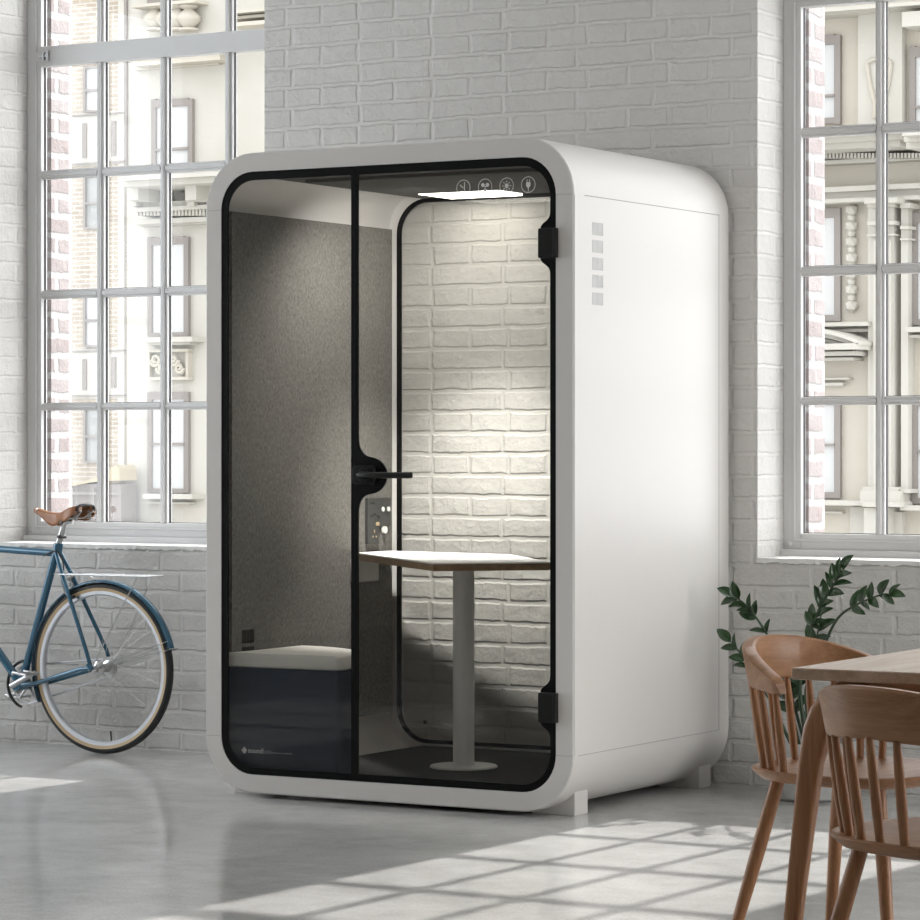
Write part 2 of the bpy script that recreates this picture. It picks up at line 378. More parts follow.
# ------------------------------------------------------------------ phone booth
W, L, G, H, RO = 1.4372, 1.1554, .016, 2.2, .19
b0 = Vector((-W / 2, L / 2, 0)); booth = empty('phone_booth', b0)
tag(booth, 'white rounded office phone booth with black framed glass door and grey felt lining', 'phone booth')
def part(name, bm, m, parent=None, smooth=35, bevel=0): return obj(name, bm, m, parent or booth, smooth, bevel, b0)
outer = rr(-W, 0, G, H, RO); outer_i = rr(-W + .004, -.004, G + .004, H - .004, RO - .004)
op = rr(-1.374, -.065, .079, 2.136, .128); inn = rr(-W + .05, -.05, G + .045, H - .05, .145); rop = rr(-1.352, -.085, .094, 2.121, .13)
def lp(p, y): return [(a, y, b) for a, b in p]
bm = B()
loft(bm, [lp(outer_i, 0), lp(outer, .004), lp(outer, L - .004), lp(outer_i, L), lp(rop, L), lp(rop, L - .035), lp(inn, L - .035), lp(inn, .032), lp(op, .032), lp(op, 0)], True, cyc=True)
part('shell', bm, M['booth_white'], smooth=30)
bm = B(); box(bm, 0, .0016, .004, 1.068, .2055, 2.0075); part('side_panel', bm, M['booth_white'])
def seam(*bxs):
    bm = B()
    for b_ in bxs: box(bm, *b_)
    part('panel_seam', bm, M['seam'])
seam((0, .0006, 1.068, 1.0745, .2055, 2.0075)); seam((0, .0012, .075, 1.0745, 2.0075, 2.0105)); seam((0, .0008, .03, 1.0745, .2035, .2055))
for x0, x1 in ((-W + .004, -1.374), (-.065, -.004)):
    for z in (2.0085, .2045): seam((x0, x1, -.0005, 0, z, z + .0012))
for k in range(5):
    z = 1.926 - .0568 * k; bm = B()
    for j in range(9): y = .125 + j * .0086; box(bm, .0012, .0024, y, y + .0062, z - .041, z)
    part('vent_grille', bm, M['vent'])
for fx in (-.05, -W + .05):
    for fy in (.10, 1.02):
        bm = B(); x0, x1 = (fx - .16, fx) if fx > -.5 else (fx, fx + .16)
        box(bm, x0, x1, fy, fy + .09, 0, G + .09 if False else G + .035)
        # wedge that follows the rounded belly
        xe = x1 if fx > -.5 else x0
        part('foot', bm, M['booth_white'], bevel=.002)
# feet rise to meet the curved belly at the outer edge
for c in [o for o in booth.children if o.name.startswith('foot')]:
    for v in c.data.vertices:
        x = v.co.x + b0.x
        if v.co.z > .02:
            d = min(-x, x + W); u = RO - min(d, RO); v.co.z = G + RO - math.sqrt(max(RO * RO - u * u, 0)) + .004
# front glazing: fixed panel on the left, hinged door on the right
fixed = empty('fixed_panel', (0, 0, 0)); fixed.parent = booth
door = empty('door', (0, 0, 0)); door.parent = booth
XM0, XM1 = -.847, -.82
fo = [p for p in op]
def halfrr(x0, x1, z0, z1, r, rs, side):
    """rounded rect with radius r on one side and rs on the other"""
    pts = []
    cor = [(x1, z0, -90, 1), (x1, z1, 0, 1), (x0, z1, 90, 0), (x0, z0, 180, 0)]
    for X, Z, a0, right in cor:
        R = r if (right == 1) == (side == 'r') else rs
        cx = X - R if right else X + R; cz = Z + R if Z == z0 else Z - R
        for k in range(11):
            a = math.radians(a0 + 9 * k); pts.append((cx + R * math.cos(a), cz + R * math.sin(a)))
    return pts
Xm = -.8335
holed('border', halfrr(-1.3735, Xm - .0005, .0795, 2.1355, .1275, .002, 'l'), [halfrr(-1.348, XM0, .104, 2.107, .104, .004, 'l')], .003, .010, M['black'], fixed, b0)
part('glass', poly(B(), halfrr(-1.372, Xm - .001, .081, 2.134, .126, .002, 'l'), .0045, .0085), M['booth_glass'], fixed, None)
# door border with handle and hinge lobes
zi0, zi1, xi = .104, 2.107, -.0875
inner = []
R_ = .104
for k in range(11):
    a = math.radians(-90 + 9 * k); inner.append((xi - R_ + R_ * math.cos(a), zi0 + R_ + R_ * math.sin(a)))
def lobe(zc):
    lo, hi = zc - .058, zc + .055
    return bez((xi, lo - .042), (xi, lo - .012), (xi - .036, lo - .012), (xi - .036, lo + .008), 8) + bez((xi - .036, hi - .008), (xi - .036, hi + .012), (xi, hi + .012), (xi, hi + .042), 8)
inner += lobe(.360) + lobe(1.856)
for k in range(11):
    a = math.radians(9 * k); inner.append((xi - R_ + R_ * math.cos(a), zi1 - R_ + R_ * math.sin(a)))
inner += [(XM1 + .003, zi1), (XM1, zi1 - .003), (XM1, 1.235)]
inner += bez((XM1, 1.235), (XM1, 1.18), (-.795, 1.166), (-.768, 1.163), 8)[1:] + bez((-.768, 1.163), (-.728, 1.158), (-.707, 1.13), (-.707, 1.1025), 8)[1:]
inner += bez((-.707, 1.1025), (-.707, 1.073), (-.728, 1.045), (-.768, 1.04), 8)[1:] + bez((-.768, 1.04), (-.795, 1.037), (XM1, 1.023), (XM1, .97), 8)[1:]
inner += [(XM1, zi0 + .003), (XM1 + .003, zi0)]
holed('border', halfrr(Xm + .0005, -.0655, .0795, 2.1355, .1275, .002, 'r'), [inner], .003, .010, M['black'], door, b0)
part('glass', poly(B(), halfrr(Xm + .001, -.067, .081, 2.134, .126, .002, 'r'), .0045, .0085), M['booth_glass'], door, None)
for zc in (1.8535, .358):
    bm = B(); poly(bm, rr(-.1215, -.0655, zc - .048, zc + .048, .004, 3), -.018, .003); box(bm, -.0655, -.0555, -.020, -.0005, zc - .0475, zc + .0475)
    part('hinge', bm, M['black_metal'], door, 35, .0015)
bm = B(); poly(bm, rr(-.836, -.748, 1.072, 1.134, .014, 5), -.010, .003)
part('handle_plate', bm, M['black_metal'], door, 35, .002)
bm = B(); lathe(bm, [(.024, -.010), (.024, -.014), (.021, -.018), (.012, -.018), (.011, -.05)], 24, (-.787, 0, 1.103), 'y')
tube(bm, [(-.787, -.045, 1.1035), (-.77, -.052, 1.1035), (-.74, -.054, 1.1035), (-.66, -.054, 1.1035), (-.577, -.054, 1.1035)], [.010, .011, .011, .0105, .010], 12)
part('lever_handle', bm, M['black_metal'], door, 40)
def ring(bm, cx, cz, r, t, n=36):
    for k in range(n):
        a, b = 2 * PI * k / n, 2 * PI * (k + 1) / n
        q = [(cx + rr_ * math.cos(t_), cz + rr_ * math.sin(t_)) for rr_, t_ in ((r, a), (r, b), (r - t, b), (r - t, a))]
        vs = [bm.verts.new((p[0], .0022, p[1])) for p in q]; bm.faces.new(vs)
def disc(bm, cx, cz, r, n=16): bm.faces.new([bm.verts.new((cx + r * math.cos(2 * PI * k / n), .0022, cz + r * math.sin(2 * PI * k / n))) for k in range(n)])
def stroke(bm, x0, z0, x1, z1, t):
    d = Vector((x1 - x0, z1 - z0)).normalized(); p = Vector((-d.y, d.x)) * t / 2
    bm.faces.new([bm.verts.new((x, .0022, z)) for x, z in ((x0 + p.x, z0 + p.y), (x1 + p.x, z1 + p.y), (x1 - p.x, z1 - p.y), (x0 - p.x, z0 - p.y))])
for i, cx in enumerate((-.411, -.329, -.2485, -.168)):
    bm = B(); cz = 2.0455; ring(bm, cx, cz, .0265, .0022)
    if i == 0:
        stroke(bm, cx + .004, cz + .019, cx + .004, cz - .017, .003); stroke(bm, cx - .013, cz + .010, cx, cz - .001, .0028); stroke(bm, cx - .009, cz - .010, cx - .005, cz - .012, .003)
    elif i == 1:
        disc(bm, cx - .0085, cz + .006, .0065); disc(bm, cx + .0085, cz + .006, .0065); disc(bm, cx, cz - .011, .006); disc(bm, cx, cz, .003)
    elif i == 2:
        disc(bm, cx, cz, .0075)
        for k in range(8):
            a = k * PI / 4; stroke(bm, cx + .011 * math.cos(a), cz + .011 * math.sin(a), cx + .0165 * math.cos(a), cz + .0165 * math.sin(a), .0028)
    else:
        bm.faces.new([bm.verts.new((cx + a, .0022, cz + b)) for a, b in ((-.008, .008), (.008, .008), (.008, -.004), (.003, -.009), (-.003, -.009), (-.008, -.004))])
        stroke(bm, cx - .0045, cz + .009, cx - .0045, cz + .018, .0028); stroke(bm, cx + .0045, cz + .009, cx + .0045, cz + .018, .0028); stroke(bm, cx, cz - .008, cx, cz - .022, .0026)
    part('icon', bm, M['print'], door, None)
bm = B()
for dx, hh in ((-.009, .003), (-.0045, .008), (0, .0115), (.0045, .008), (.009, .003)): stroke(bm, -1.2785 + dx, .1605 - hh, -1.2785 + dx, .1605 + hh, .0036)
part('logo_mark', bm, M['print_mid'], fixed, None)
text_mesh('logo_text', 'sound', .0255, M['print_mid'], fixed, (-1.2645, .0022, .153), .0002, b0)
text_mesh('logo_text', 'box', .025, M['print_dim'], fixed, (-1.203, .0022, .153), .0002, b0)
bm = B()
for k in range(13):
    if k != 6: stroke(bm, -1.163 + k * .0064, .1575, -1.1585 + k * .0064, .1575, .003)
part('small_print', bm, M['print_dim'], fixed, None)
# inside lining
bm = B(); box(bm, -W + .05, -1.36, .046, 1.095, .206, 2.008); felt = part('felt_panel', bm, M['felt'])
bm = B(); box(bm, -.0775, -.05, .046, 1.095, .206, 2.008); part('felt_panel', bm, M['felt'])
for zt in (.563, .504):
    bm = B()
    for k in range(8): box(bm, -1.3598, -1.3585, .107 + k * .0095, .113 + k * .0095, zt - .047, zt)
    g_ = part('vent_grille', bm, M['black_metal'])
bm = B(); box(bm, -1.243, -.194, .034, 1.118, .066, .085); part('floor_mat', bm, M['mat'])
bm = B(); box(bm, -1.243, -.194, .034, 1.118, 2.120, 2.146); box(bm, -1.16, -.26, .20, .80, 2.108, 2.120); part('ceiling_panel', bm, M['ceiling_grey'])
bm = B(); box(bm, -1.105, -.805, .865, 1.10, 2.112, 2.1195); part('ceiling_light', bm, M['lamp'])
rear = empty('rear_window', (0, 0, 0)); rear.parent = booth
ro, ri = rr(-1.352, -.085, .094, 2.121, .13), rr(-1.334, -.103, .108, 2.106, .114)
holed('border', ro, [ri], L - .040, L - .032, M['black'], rear, b0)
part('glass', poly(B(), rr(-1.35, -.087, .096, 2.119, .128), L - .034, L - .030), M['booth_glass'], rear, None)
bm = B(); box(bm, -1.235, -1.223, L - .0415, L - .040, .165, .178); part('label_sticker', bm, M['black'], rear, None)
# power module and cable box on the felt
pm = empty('power_module', (0, 0, 0)); pm.parent = booth
bm = B(); poly(bm, [(.906, 1.008), (1.067, 1.008), (1.067, .903), (.990, .903), (.990, .838), (.906, .838)], -1.36, -1.348, 'yz'); part('cover_plate', bm, M['socket'], pm, None, .002)
for (y, z, r) in ((1.010, .965, .0085), (1.048, .965, .0085), (1.025, .888, .013)):
    bm = B(); bmesh.ops.create_cone(bm, cap_ends=True, segments=20, radius1=r, radius2=r, depth=.012, matrix=Matrix.Translation((-1.350, y, z)) @ Matrix.Rotation(PI / 2, 4, 'Y'))
    part('button', bm, M['plug_white'], pm)
part('switch', box(B(), -1.3485, -1.347, .925, .955, .985, .992), M['black_metal'], pm, None)
for (y, z) in ((.932, .945), (.952, .950), (.972, .945), (.985, .940)): part('pin_hole', box(B(), -1.3485, -1.3465, y, y + .005, z - .008, z), M['black_metal'], pm, None)
bm = B(); box(bm, -1.3485, -1.3465, .962, .985, .905, .918)
part('usb_port', bm, M['tan'], pm, None)
for q in ((.948, .954, .878, .890), (.938, .944, .862, .868), (.960, .966, .862, .868)): part('pin_hole', box(B(), -1.3485, -1.3465, *q), M['tan'], pm, None)
bm = B(); box(bm, -1.36, -1.335, .80, .965, .700, .79); part('cable_box', bm, M['box_white'], None, 35, .006)

# bench and table inside
bo = Vector((-1.15, .24, .085))
bench = empty('booth_bench', bo); tag(bench, 'low navy bench with a pale grey cushion in the front left corner of the booth', 'bench')
out = [(-1.357, .0445), (-1.384, .043), (-1.384, .034), (-.945, .05)] + bez((-.945, .05), (-.925, .05), (-.915, .065), (-.92, .09), 5)[1:] + bez((-.92, .09), (-.95, .26), (-1.05, .42), (-1.27, .472), 10)[1:] + [(-1.355, .478)]
def inset(o, d):
    c = (-1.2, .22); return [(c[0] + (x - c[0]) * (1 - d), c[1] + (y - c[1]) * (1 - d)) for x, y in o]
bm = B(); loft(bm, [[(x, y, .441) for x, y in inset(out, .03)], [(x, y, .446) for x, y in out], [(x, y, .481) for x, y in out], [(x, y, .490) for x, y in inset(out, .03)]], True, True, True)
obj('cushion', bm, M['cushion'], bench, 50, 0, bo)
bm = B(); poly(bm, inset(out, .012), .086, .441, 'xy'); obj('base', bm, M['navy'], bench, 35, 0, bo)
to = Vector((-.713, .52, .085))
tb = empty('booth_table', to); tag(tb, 'small white angular table on a grey round column inside the booth', 'table')
hexa = [(-1.345, .815), (-.587, .105), (-.292, .385), (-.775, .955), (-1.345, 1.055)]
bm = B(); poly(bm, hexa, .806, .810, 'xy'); obj('table_surface', bm, M['table_white'], tb, None, 0, to)
bm = B(); poly(bm, hexa, .7825, .8058, 'xy'); obj('edge_band', bm, M['ply'], tb, None, .0015, to)
bm = B(); lathe(bm, [(.0373, .094), (.0373, .7825)], 36, (to.x, to.y, 0)); obj('column', bm, M['column'], tb, 40, 0, to)
bm = B(); lathe(bm, [(.118, .086), (.118, .090), (.114, .0935), (.037, .0945)], 48, (to.x, to.y, 0)); obj('base_plate', bm, M['column'], tb, 40, 0, to)

# ------------------------------------------------------------------ bicycle (left side towards the camera, front to the left)
YW = .943
bo = Vector((-3.0, YW, 0)); bike = empty('bicycle', bo)
tag(bike, 'teal blue bicycle with brown leather saddle and tan sidewall tyres against the brick wall', 'bicycle')
def bp(name, bm, m, parent=None, smooth=40): return obj(name, bm, m, parent or bike, smooth, 0, bo)
HUB = Vector((-2.588, YW, .3335)); RT = .3335
def circ(c, r, n=96, y=0): return [(c[0] + r * math.cos(2 * PI * k / n), c[1] + y, c[2] + r * math.sin(2 * PI * k / n)) for k in range(n)]
wheel = empty('rear_wheel', HUB - bo); wheel.parent = bike
def wp(name, bm, m): return obj(name, bm, m, wheel, 40, 0, HUB)
wp('tyre', tube(B(), circ(HUB, RT - .0165), .0165, 12, True), M['rubber'])
bm = B()
for s in (-1, 1):
    ls = []
    for r, yy in ((RT - .0195, .0166), (RT - .025, .0150), (RT - .032, .0130)): ls.append([(p[0], p[1], p[2]) for p in circ(HUB, r, 96, s * yy)])
    loft(bm, ls)
wp('sidewall', bm, M['tan'])
bm = B(); ls = []
for r, yy in ((RT - .031, -.0128), (RT - .045, -.0125), (RT - .049, -.008), (RT - .049, .008), (RT - .045, .0125), (RT - .031, .0128)): ls.append(circ(HUB, r, 96, yy))
loft(bm, ls, cyc=True); wp('rim', bm, M['alu'])
bm = B(); lathe(bm, [(.006, -.062), (.012, -.060), (.013, -.045), (.029, -.036), (.029, -.031), (.016, -.026), (.016, .026), (.029, .031), (.029, .035), (.012, .05), (.006, .065)], 28, HUB, 'y'); wp('hub', bm, M['steel'])
bm = B()
for k in range(7): r = .022 + .0035 * (6 - k); lathe(bm, [(r, .034 + k * .004), (r, .036 + k * .004)], 26, HUB, 'y')
wp('cassette', bm, M['steel'])
bm = B(); a = 0; sp_me = None
for k in range(32):
    a0 = 2 * PI * k / 32; s = 1 if k % 2 else -1; off = (1 if (k // 2) % 2 else -1) * 1.15
    p0 = HUB + Vector((.027 * math.cos(a0 + off), s * .034, .027 * math.sin(a0 + off))); p1 = HUB + Vector(((RT - .048) * math.cos(a0), s * .002, (RT - .048) * math.sin(a0)))
    if sp_me is None:
        t_ = tube(B(), [(0, 0, 0), (0, 0, 1)], .0007, 5); me = bpy.data.meshes.new('spoke'); t_.to_mesh(me); t_.free(); me.materials.append(M['spoke']); sp_me = me
    o = bpy.data.objects.new('spoke', sp_me); COL.objects.link(o); o.parent = wheel; o.location = p0 - HUB
    d = p1 - p0; o.rotation_mode = 'QUATERNION'; o.rotation_quaternion = Vector((0, 0, 1)).rotation_difference(d.normalized()); o.scale = (1, 1, d.length)
wp('valve', tube(B(), [HUB + Vector((.04, 0, -RT + .048)), HUB + Vector((.036, 0, -RT + .09))], .003, 8), M['rubber'])
# front wheel: a copy with its own parts
fw = copy_obj(wheel, bike); fw.name = 'front_wheel'; FH = HUB - Vector((1.0, 0, 0)); fw.location = FH - bo
for ch in list(wheel.children):
    if not ch.name.startswith('cassette'): copy_obj(ch, fw)
BB = Vector((-2.991, YW, .252)); CL = Vector((-2.815, YW, .795)); HT = Vector((-3.385, YW, .83)); HB = Vector((-3.415, YW, .70))
bm = B()
tube(bm, [BB, CL + Vector((.006, 0, .012))], .0155, 14); tube(bm, [CL + Vector((-.003, 0, -.018)), HT - Vector((0, 0, .03))], .0145, 14)
tube(bm, [BB, HB + Vector((0, 0, .02))], .0165, 14); tube(bm, [HB - Vector((0, 0, .02)), HT], .0185, 14)
lathe(bm, [(.021, -.036), (.021, .036)], 20, BB, 'y'); tube(bm, [CL + Vector((.002, 0, -.02)), CL + Vector((.009, 0, .022))], .019, 14)
for s in (-1, 1):
    e = HUB + Vector((-.012, s * .064, .006))
    tube(bm, [CL + Vector((.004, s * .012, -.012)), CL + Vector((.05, s * .03, -.10)), e + Vector((-.02, 0, .06)), e], [.0085, .0088, .008, .008], 10)
    tube(bm, [BB + Vector((.01, s * .022, 0)), BB + Vector((.10, s * .04, .012)), e + Vector((-.05, 0, -.008)), e + Vector((0, 0, -.004))], [.010, .010, .009, .008], 10)
    tube(bm, [e + Vector((-.012, 0, .012)), e + Vector((.006, 0, -.010))], [.012, .012], 10)
bp('frame', bm, M['blue'])
bm = B()
for s in (-1, 1): tube(bm, [HB + Vector((-.006, s * .035, -.01)), HB + Vector((-.02, s * .05, -.1)), FH + Vector((.03, s * .052, .1)), FH + Vector((0, s * .052, 0))], [.012, .0115, .009, .007], 10)
tube(bm, [HB + Vector((-.004, -.045, -.01)), HB + Vector((-.004, .045, -.01))], .013, 10); bp('fork', bm, M['blue'])
bm = B(); tube(bm, [HT, HT + Vector((.01, 0, .05)), HT + Vector((-.07, 0, .08))], .0125, 12); bp('stem', bm, M['steel'])
bm = B(); HB2 = HT + Vector((-.07, 0, .08)); tube(bm, [HB2 + Vector((-.02, -.28, .01)), HB2 + Vector((-.02, -.14, 0)), HB2, HB2 + Vector((-.02, .14, 0)), HB2 + Vector((-.02, .28, .01))], .011, 12)
hb = bp('handlebar', bm, M['steel'])
for s in (-1, 1): bp('grip', tube(B(), [HB2 + Vector((-.02, s * .29, .01)), HB2 + Vector((-.02, s * .19, .004))], .0145, 12), M['leather'], hb)
bp('seat_post', tube(B(), [CL, Vector((-2.788, YW, .865)), Vector((-2.778, YW, .898)), Vector((-2.755, YW, .906)), Vector((-2.735, YW, .902))], [.0125, .0125, .012, .010, .009], 14), M['steel'])
bp('seat_clamp', tube(B(), [Vector((-2.79, YW - .022, .842)), Vector((-2.79, YW + .022, .842))], .007, 10), M['leather_dark'])
# saddle
sad = empty('saddle', (0, 0, 0)); sad.parent = bike
bm = B(); SX0, SX1 = -2.914, -2.670; ns, nr = 22, 18
def sad_pt(u, v):
    w = .018 + .050 * (1 / (1 + math.exp(-(u - .62) * 12))) + .008 * u
    if u > .93: w *= math.sqrt(max(0, 1 - ((u - .93) / .075) ** 2)) if u < 1.0 else .36
    top = .957 - .020 * math.sin(PI * min(1, u * 1.15)) + .012 * u ** 3
    skirt = .008 + .036 * math.exp(-((u - .40) / .22) ** 2) + .034 * math.exp(-((u - .82) / .16) ** 2) * (1 if u < .97 else .5)
    a = -1 + 2 * v; b = max(-1, min(1, a * 1.7))
    y = w * math.sin(b * PI / 2) ; z = top - .010 * b * b
    if abs(a) > .588: e = (abs(a) - .588) / .412; z -= skirt * e; y *= (1 + .06 * e)
    return (SX0 + (SX1 - SX0) * u, YW + y, z)
loft(bm, [[sad_pt(i / ns, j / nr) for j in range(nr + 1)] for i in range(ns + 1)], False)
o = obj('leather_top', bm, M['leather'], sad, 60, 0, bo); sm = o.modifiers.new('solid', 'SOLIDIFY'); sm.thickness = .004
bm = B(); tube(bm, [sad_pt(.985, k / 12) for k in range(13)], .0065, 8); bp('rear_plate', bm, M['leather_dark'], sad)
bm = B()
for s in (-1, 1):
    tube(bm, [(SX0 + .02, YW + s * .006, .945), (-2.86, YW + s * .010, .922), (-2.78, YW + s * .022, .912), (-2.70, YW + s * .026, .918), (-2.665, YW + s * .04, .945)], .0034, 8)
    cyl = [(-2.715 + .028 * math.sin(0), YW + s * .04, .915)]
    tube(bm, [(-2.690 + .008 * math.cos(k * .9), YW + s * .045 + .008 * math.sin(k * .9), .910 + k * .0012) for k in range(32)], .0018, 6)
tube(bm, [(-2.80, YW, .905), (-2.75, YW, .915)], .012, 10)
bp('rails', bm, M['steel'], sad)
bp('rivet', lathe(B(), [(.004, -.010), (.004, -.006)], 12, (SX0 + .012, YW - .008, .950), 'y'), M['steel'], sad)
# mudguard
bm = B(); ls = []; RF = RT + .0125
for k in range(61):
    a = math.radians(14 + (205 - 14) * k / 60); row = []
    for j in range(9):
        t = -1 + 2 * j / 8; r = RF - .010 * t * t; row.append((HUB.x + r * math.cos(a), YW + .0225 * t, HUB.z + r * math.sin(a)))
    ls.append(row)
loft(bm, ls, False); o = bp('mudguard', bm, M['blue']); sm = o.modifiers.new('solid', 'SOLIDIFY'); sm.thickness = .0015
bm = B()
for s in (-1, 1):
    for a, r in ((14.5, RF), (20, RF)): tube(bm, [HUB + Vector((.0, s * .06, .004)), HUB + Vector((r * math.cos(math.radians(a)), s * .024, r * math.sin(math.radians(a)) - .002))], .0017, 6)
tube(bm, [HUB + Vector((RF * math.cos(.255) + .001, s, RF * math.sin(.255))) for s in (-.026, 0, .026)], .002, 6)
bp('mudguard_stay', bm, M['steel'])
bm = B(); zr = .697
for s in (-1, -.33, .33, 1): tube(bm, [(-2.785, YW + s * .045, zr), (-2.335, YW + s * .052, zr)], .0026, 8)
for x in (-2.775, -2.66, -2.52, -2.40, -2.337): tube(bm, [(x, YW - .05, zr), (x, YW + .05, zr)], .0022, 6)
for s in (-1, 1):
    tube(bm, [(-2.385, YW + s * .052, zr), HUB + Vector((.0, s * .066, .012))], .0022, 6)
    tube(bm, [(-2.80, YW + s * .04, zr), CL + Vector((.05, s * .022, -.085))], .0022, 6)
    tube(bm, [(-2.62, YW + s * .05, zr), HUB + Vector((-.02, s * .03, RF + .002))], .0018, 6)
bp('rack', bm, M['steel'])
bm = B(); c = Vector((-2.765, YW, .655))
for s in (-1, 1):
    tube(bm, [c + Vector((-.012, s * .008, .03)), c + Vector((.0, s * .028, .012)), c + Vector((.018, s * .030, -.03)), c + Vector((.030, s * .018, -.052))], [.006, .0075, .0065, .006], 8)
tube(bm, [c + Vector((0, -.02, .02)), c + Vector((.015, .03, .035))], .005, 8); tube(bm, [c + Vector((-.02, 0, .0)), c + Vector((.02, 0, .0))], .006, 8)
br = bp('brake_caliper', bm, M['steel'])
for s in (-1, 1): bp('brake_pad', tube(B(), [c + Vector((.022, s * .018, -.056)), c + Vector((.052, s * .018, -.044))], .0055, 8), M['rubber'], br)
bp('brake_cable', tube(B(), bez((-2.87, YW - .012, .765), (-2.80, YW - .03, .80), (-2.76, YW - .02, .80), (-2.775, YW - .01, .69), 12), .0028, 6), M['rubber'])
# cranks and chain (drive side towards the wall)
cr = empty('chainset', (0, 0, 0)); cr.parent = bike
bm = B(); yc = YW + .045; cB = Vector((BB.x, yc, BB.z))
ls = []
for r, yy in ((.080, -.002), (.068, -.002), (.068, .002), (.080, .002)): ls.append(circ(cB, r, 60, yy))
loft(bm, ls, cyc=True)
for k in range(5):
    a = 2 * PI * k / 5 + .3; tube(bm, [cB, cB + Vector((.071 * math.cos(a), 0, .071 * math.sin(a)))], .006, 8)
lathe(bm, [(.022, -.004), (.022, .006)], 20, cB, 'y'); bp('chainring', bm, M['steel'], cr)
bp('chain_guard', tube(B(), [(cB.x + .094 * math.cos(math.radians(a)), yc - .012, cB.z + .094 * math.sin(math.radians(a))) for a in range(70, 262, 8)], .006, 8), M['rubber'], cr)
dv = Vector((.90, 0, .43)).normalized() * .135
for s in (-1, 1):
    c0 = BB + Vector((0, s * .062, 0)); c1 = c0 - dv * s + Vector((0, s * .008, 0))
    o = bp('crank', tube(B(), [c0, c1], [.013, .0095], 10), M['steel'], cr)
    bm = B(); p = c1 + Vector((0, s * .055, 0)); tube(bm, [c1, c1 + Vector((0, s * .10, 0))], .006, 8)
    for yy in (.025, .095): tube(bm, [c1 + Vector((-.034, s * yy, .006)), c1 + Vector((.034, s * yy, -.004))], .0055, 8)
    for xx in (-.033, .033): tube(bm, [c1 + Vector((xx, s * .02, 0)), c1 + Vector((xx, s * .10, 0))], .005, 8)
    bp('pedal', bm, M['steel'], cr)
bm = B(); yh = YW + .046
tube(bm, [(BB.x + .01, yh, BB.z + .078), (HUB.x - .0, yh, HUB.z + .034)], .004, 6); tube(bm, [(BB.x + .0, yh, BB.z - .078), (HUB.x - .0, yh, HUB.z - .034)], .004, 6)
bp('chain', bm, M['alu'])

# ------------------------------------------------------------------ dining table
to = Vector((2.54, -2.02, 0)); dt = empty('dining_table', to)
tag(dt, 'oak dining table with rounded splayed legs in the lower right', 'table')
X0, X1, Y0, Y1, ZT = 2.083, 2.99, -2.932, -1.10, .75
bm = B(); box(bm, X0, X1, Y0, Y1, ZT - .024, ZT); obj('tabletop', bm, M['oak_y'], dt, 35, .003, to)
bm = B()
box(bm, X0 + .10, X1 - .10, Y0 + .085, Y0 + .11, ZT - .084, ZT - .024); box(bm, X0 + .10, X1 - .10, Y1 - .11, Y1 - .085, ZT - .084, ZT - .024)
box(bm, X0 + .10, X0 + .125, Y0 + .085, Y1 - .085, ZT - .084, ZT - .024); box(bm, X1 - .125, X1 - .10, Y0 + .085, Y1 - .085, ZT - .084, ZT - .024)
obj('apron', bm, M['oak'], dt, None, 0, to)
leg0 = None
for cx, cy, sx, sy in ((X0, Y0, 1, 1), (X1, Y0, -1, 1), (X1, Y1, -1, -1), (X0, Y1, 1, -1)):
    bm = B(); ls = []
    #  z, outer edge offset x, y (towards the inside), width
    prof = [(ZT - .024, .085, .090, .060), (ZT - .034, .058, .070, .080), (ZT - .055, .034, .052, .086), (ZT - .085, .016, .040, .080), (ZT - .125, .005, .034, .062), (ZT - .20, -.004, .030, .051), (.30, -.024, .020, .040), (0, -.048, .008, .032)]
    for z, ox, oy, w in prof:
        c = Vector((cx + sx * (ox + w / 2), cy + sy * (oy + w * .4), z))
        ls.append([c + Vector((w / 2 * math.copysign(abs(math.cos(a)) ** .6, math.cos(a)), w * .42 * math.copysign(abs(math.sin(a)) ** .6, math.sin(a)), 0)) for a in [2 * PI * k / 20 for k in range(20)]])
    loft(bm, ls, True, True, True); obj('leg', bm, M['oak_v'], dt, 50, 0, to)

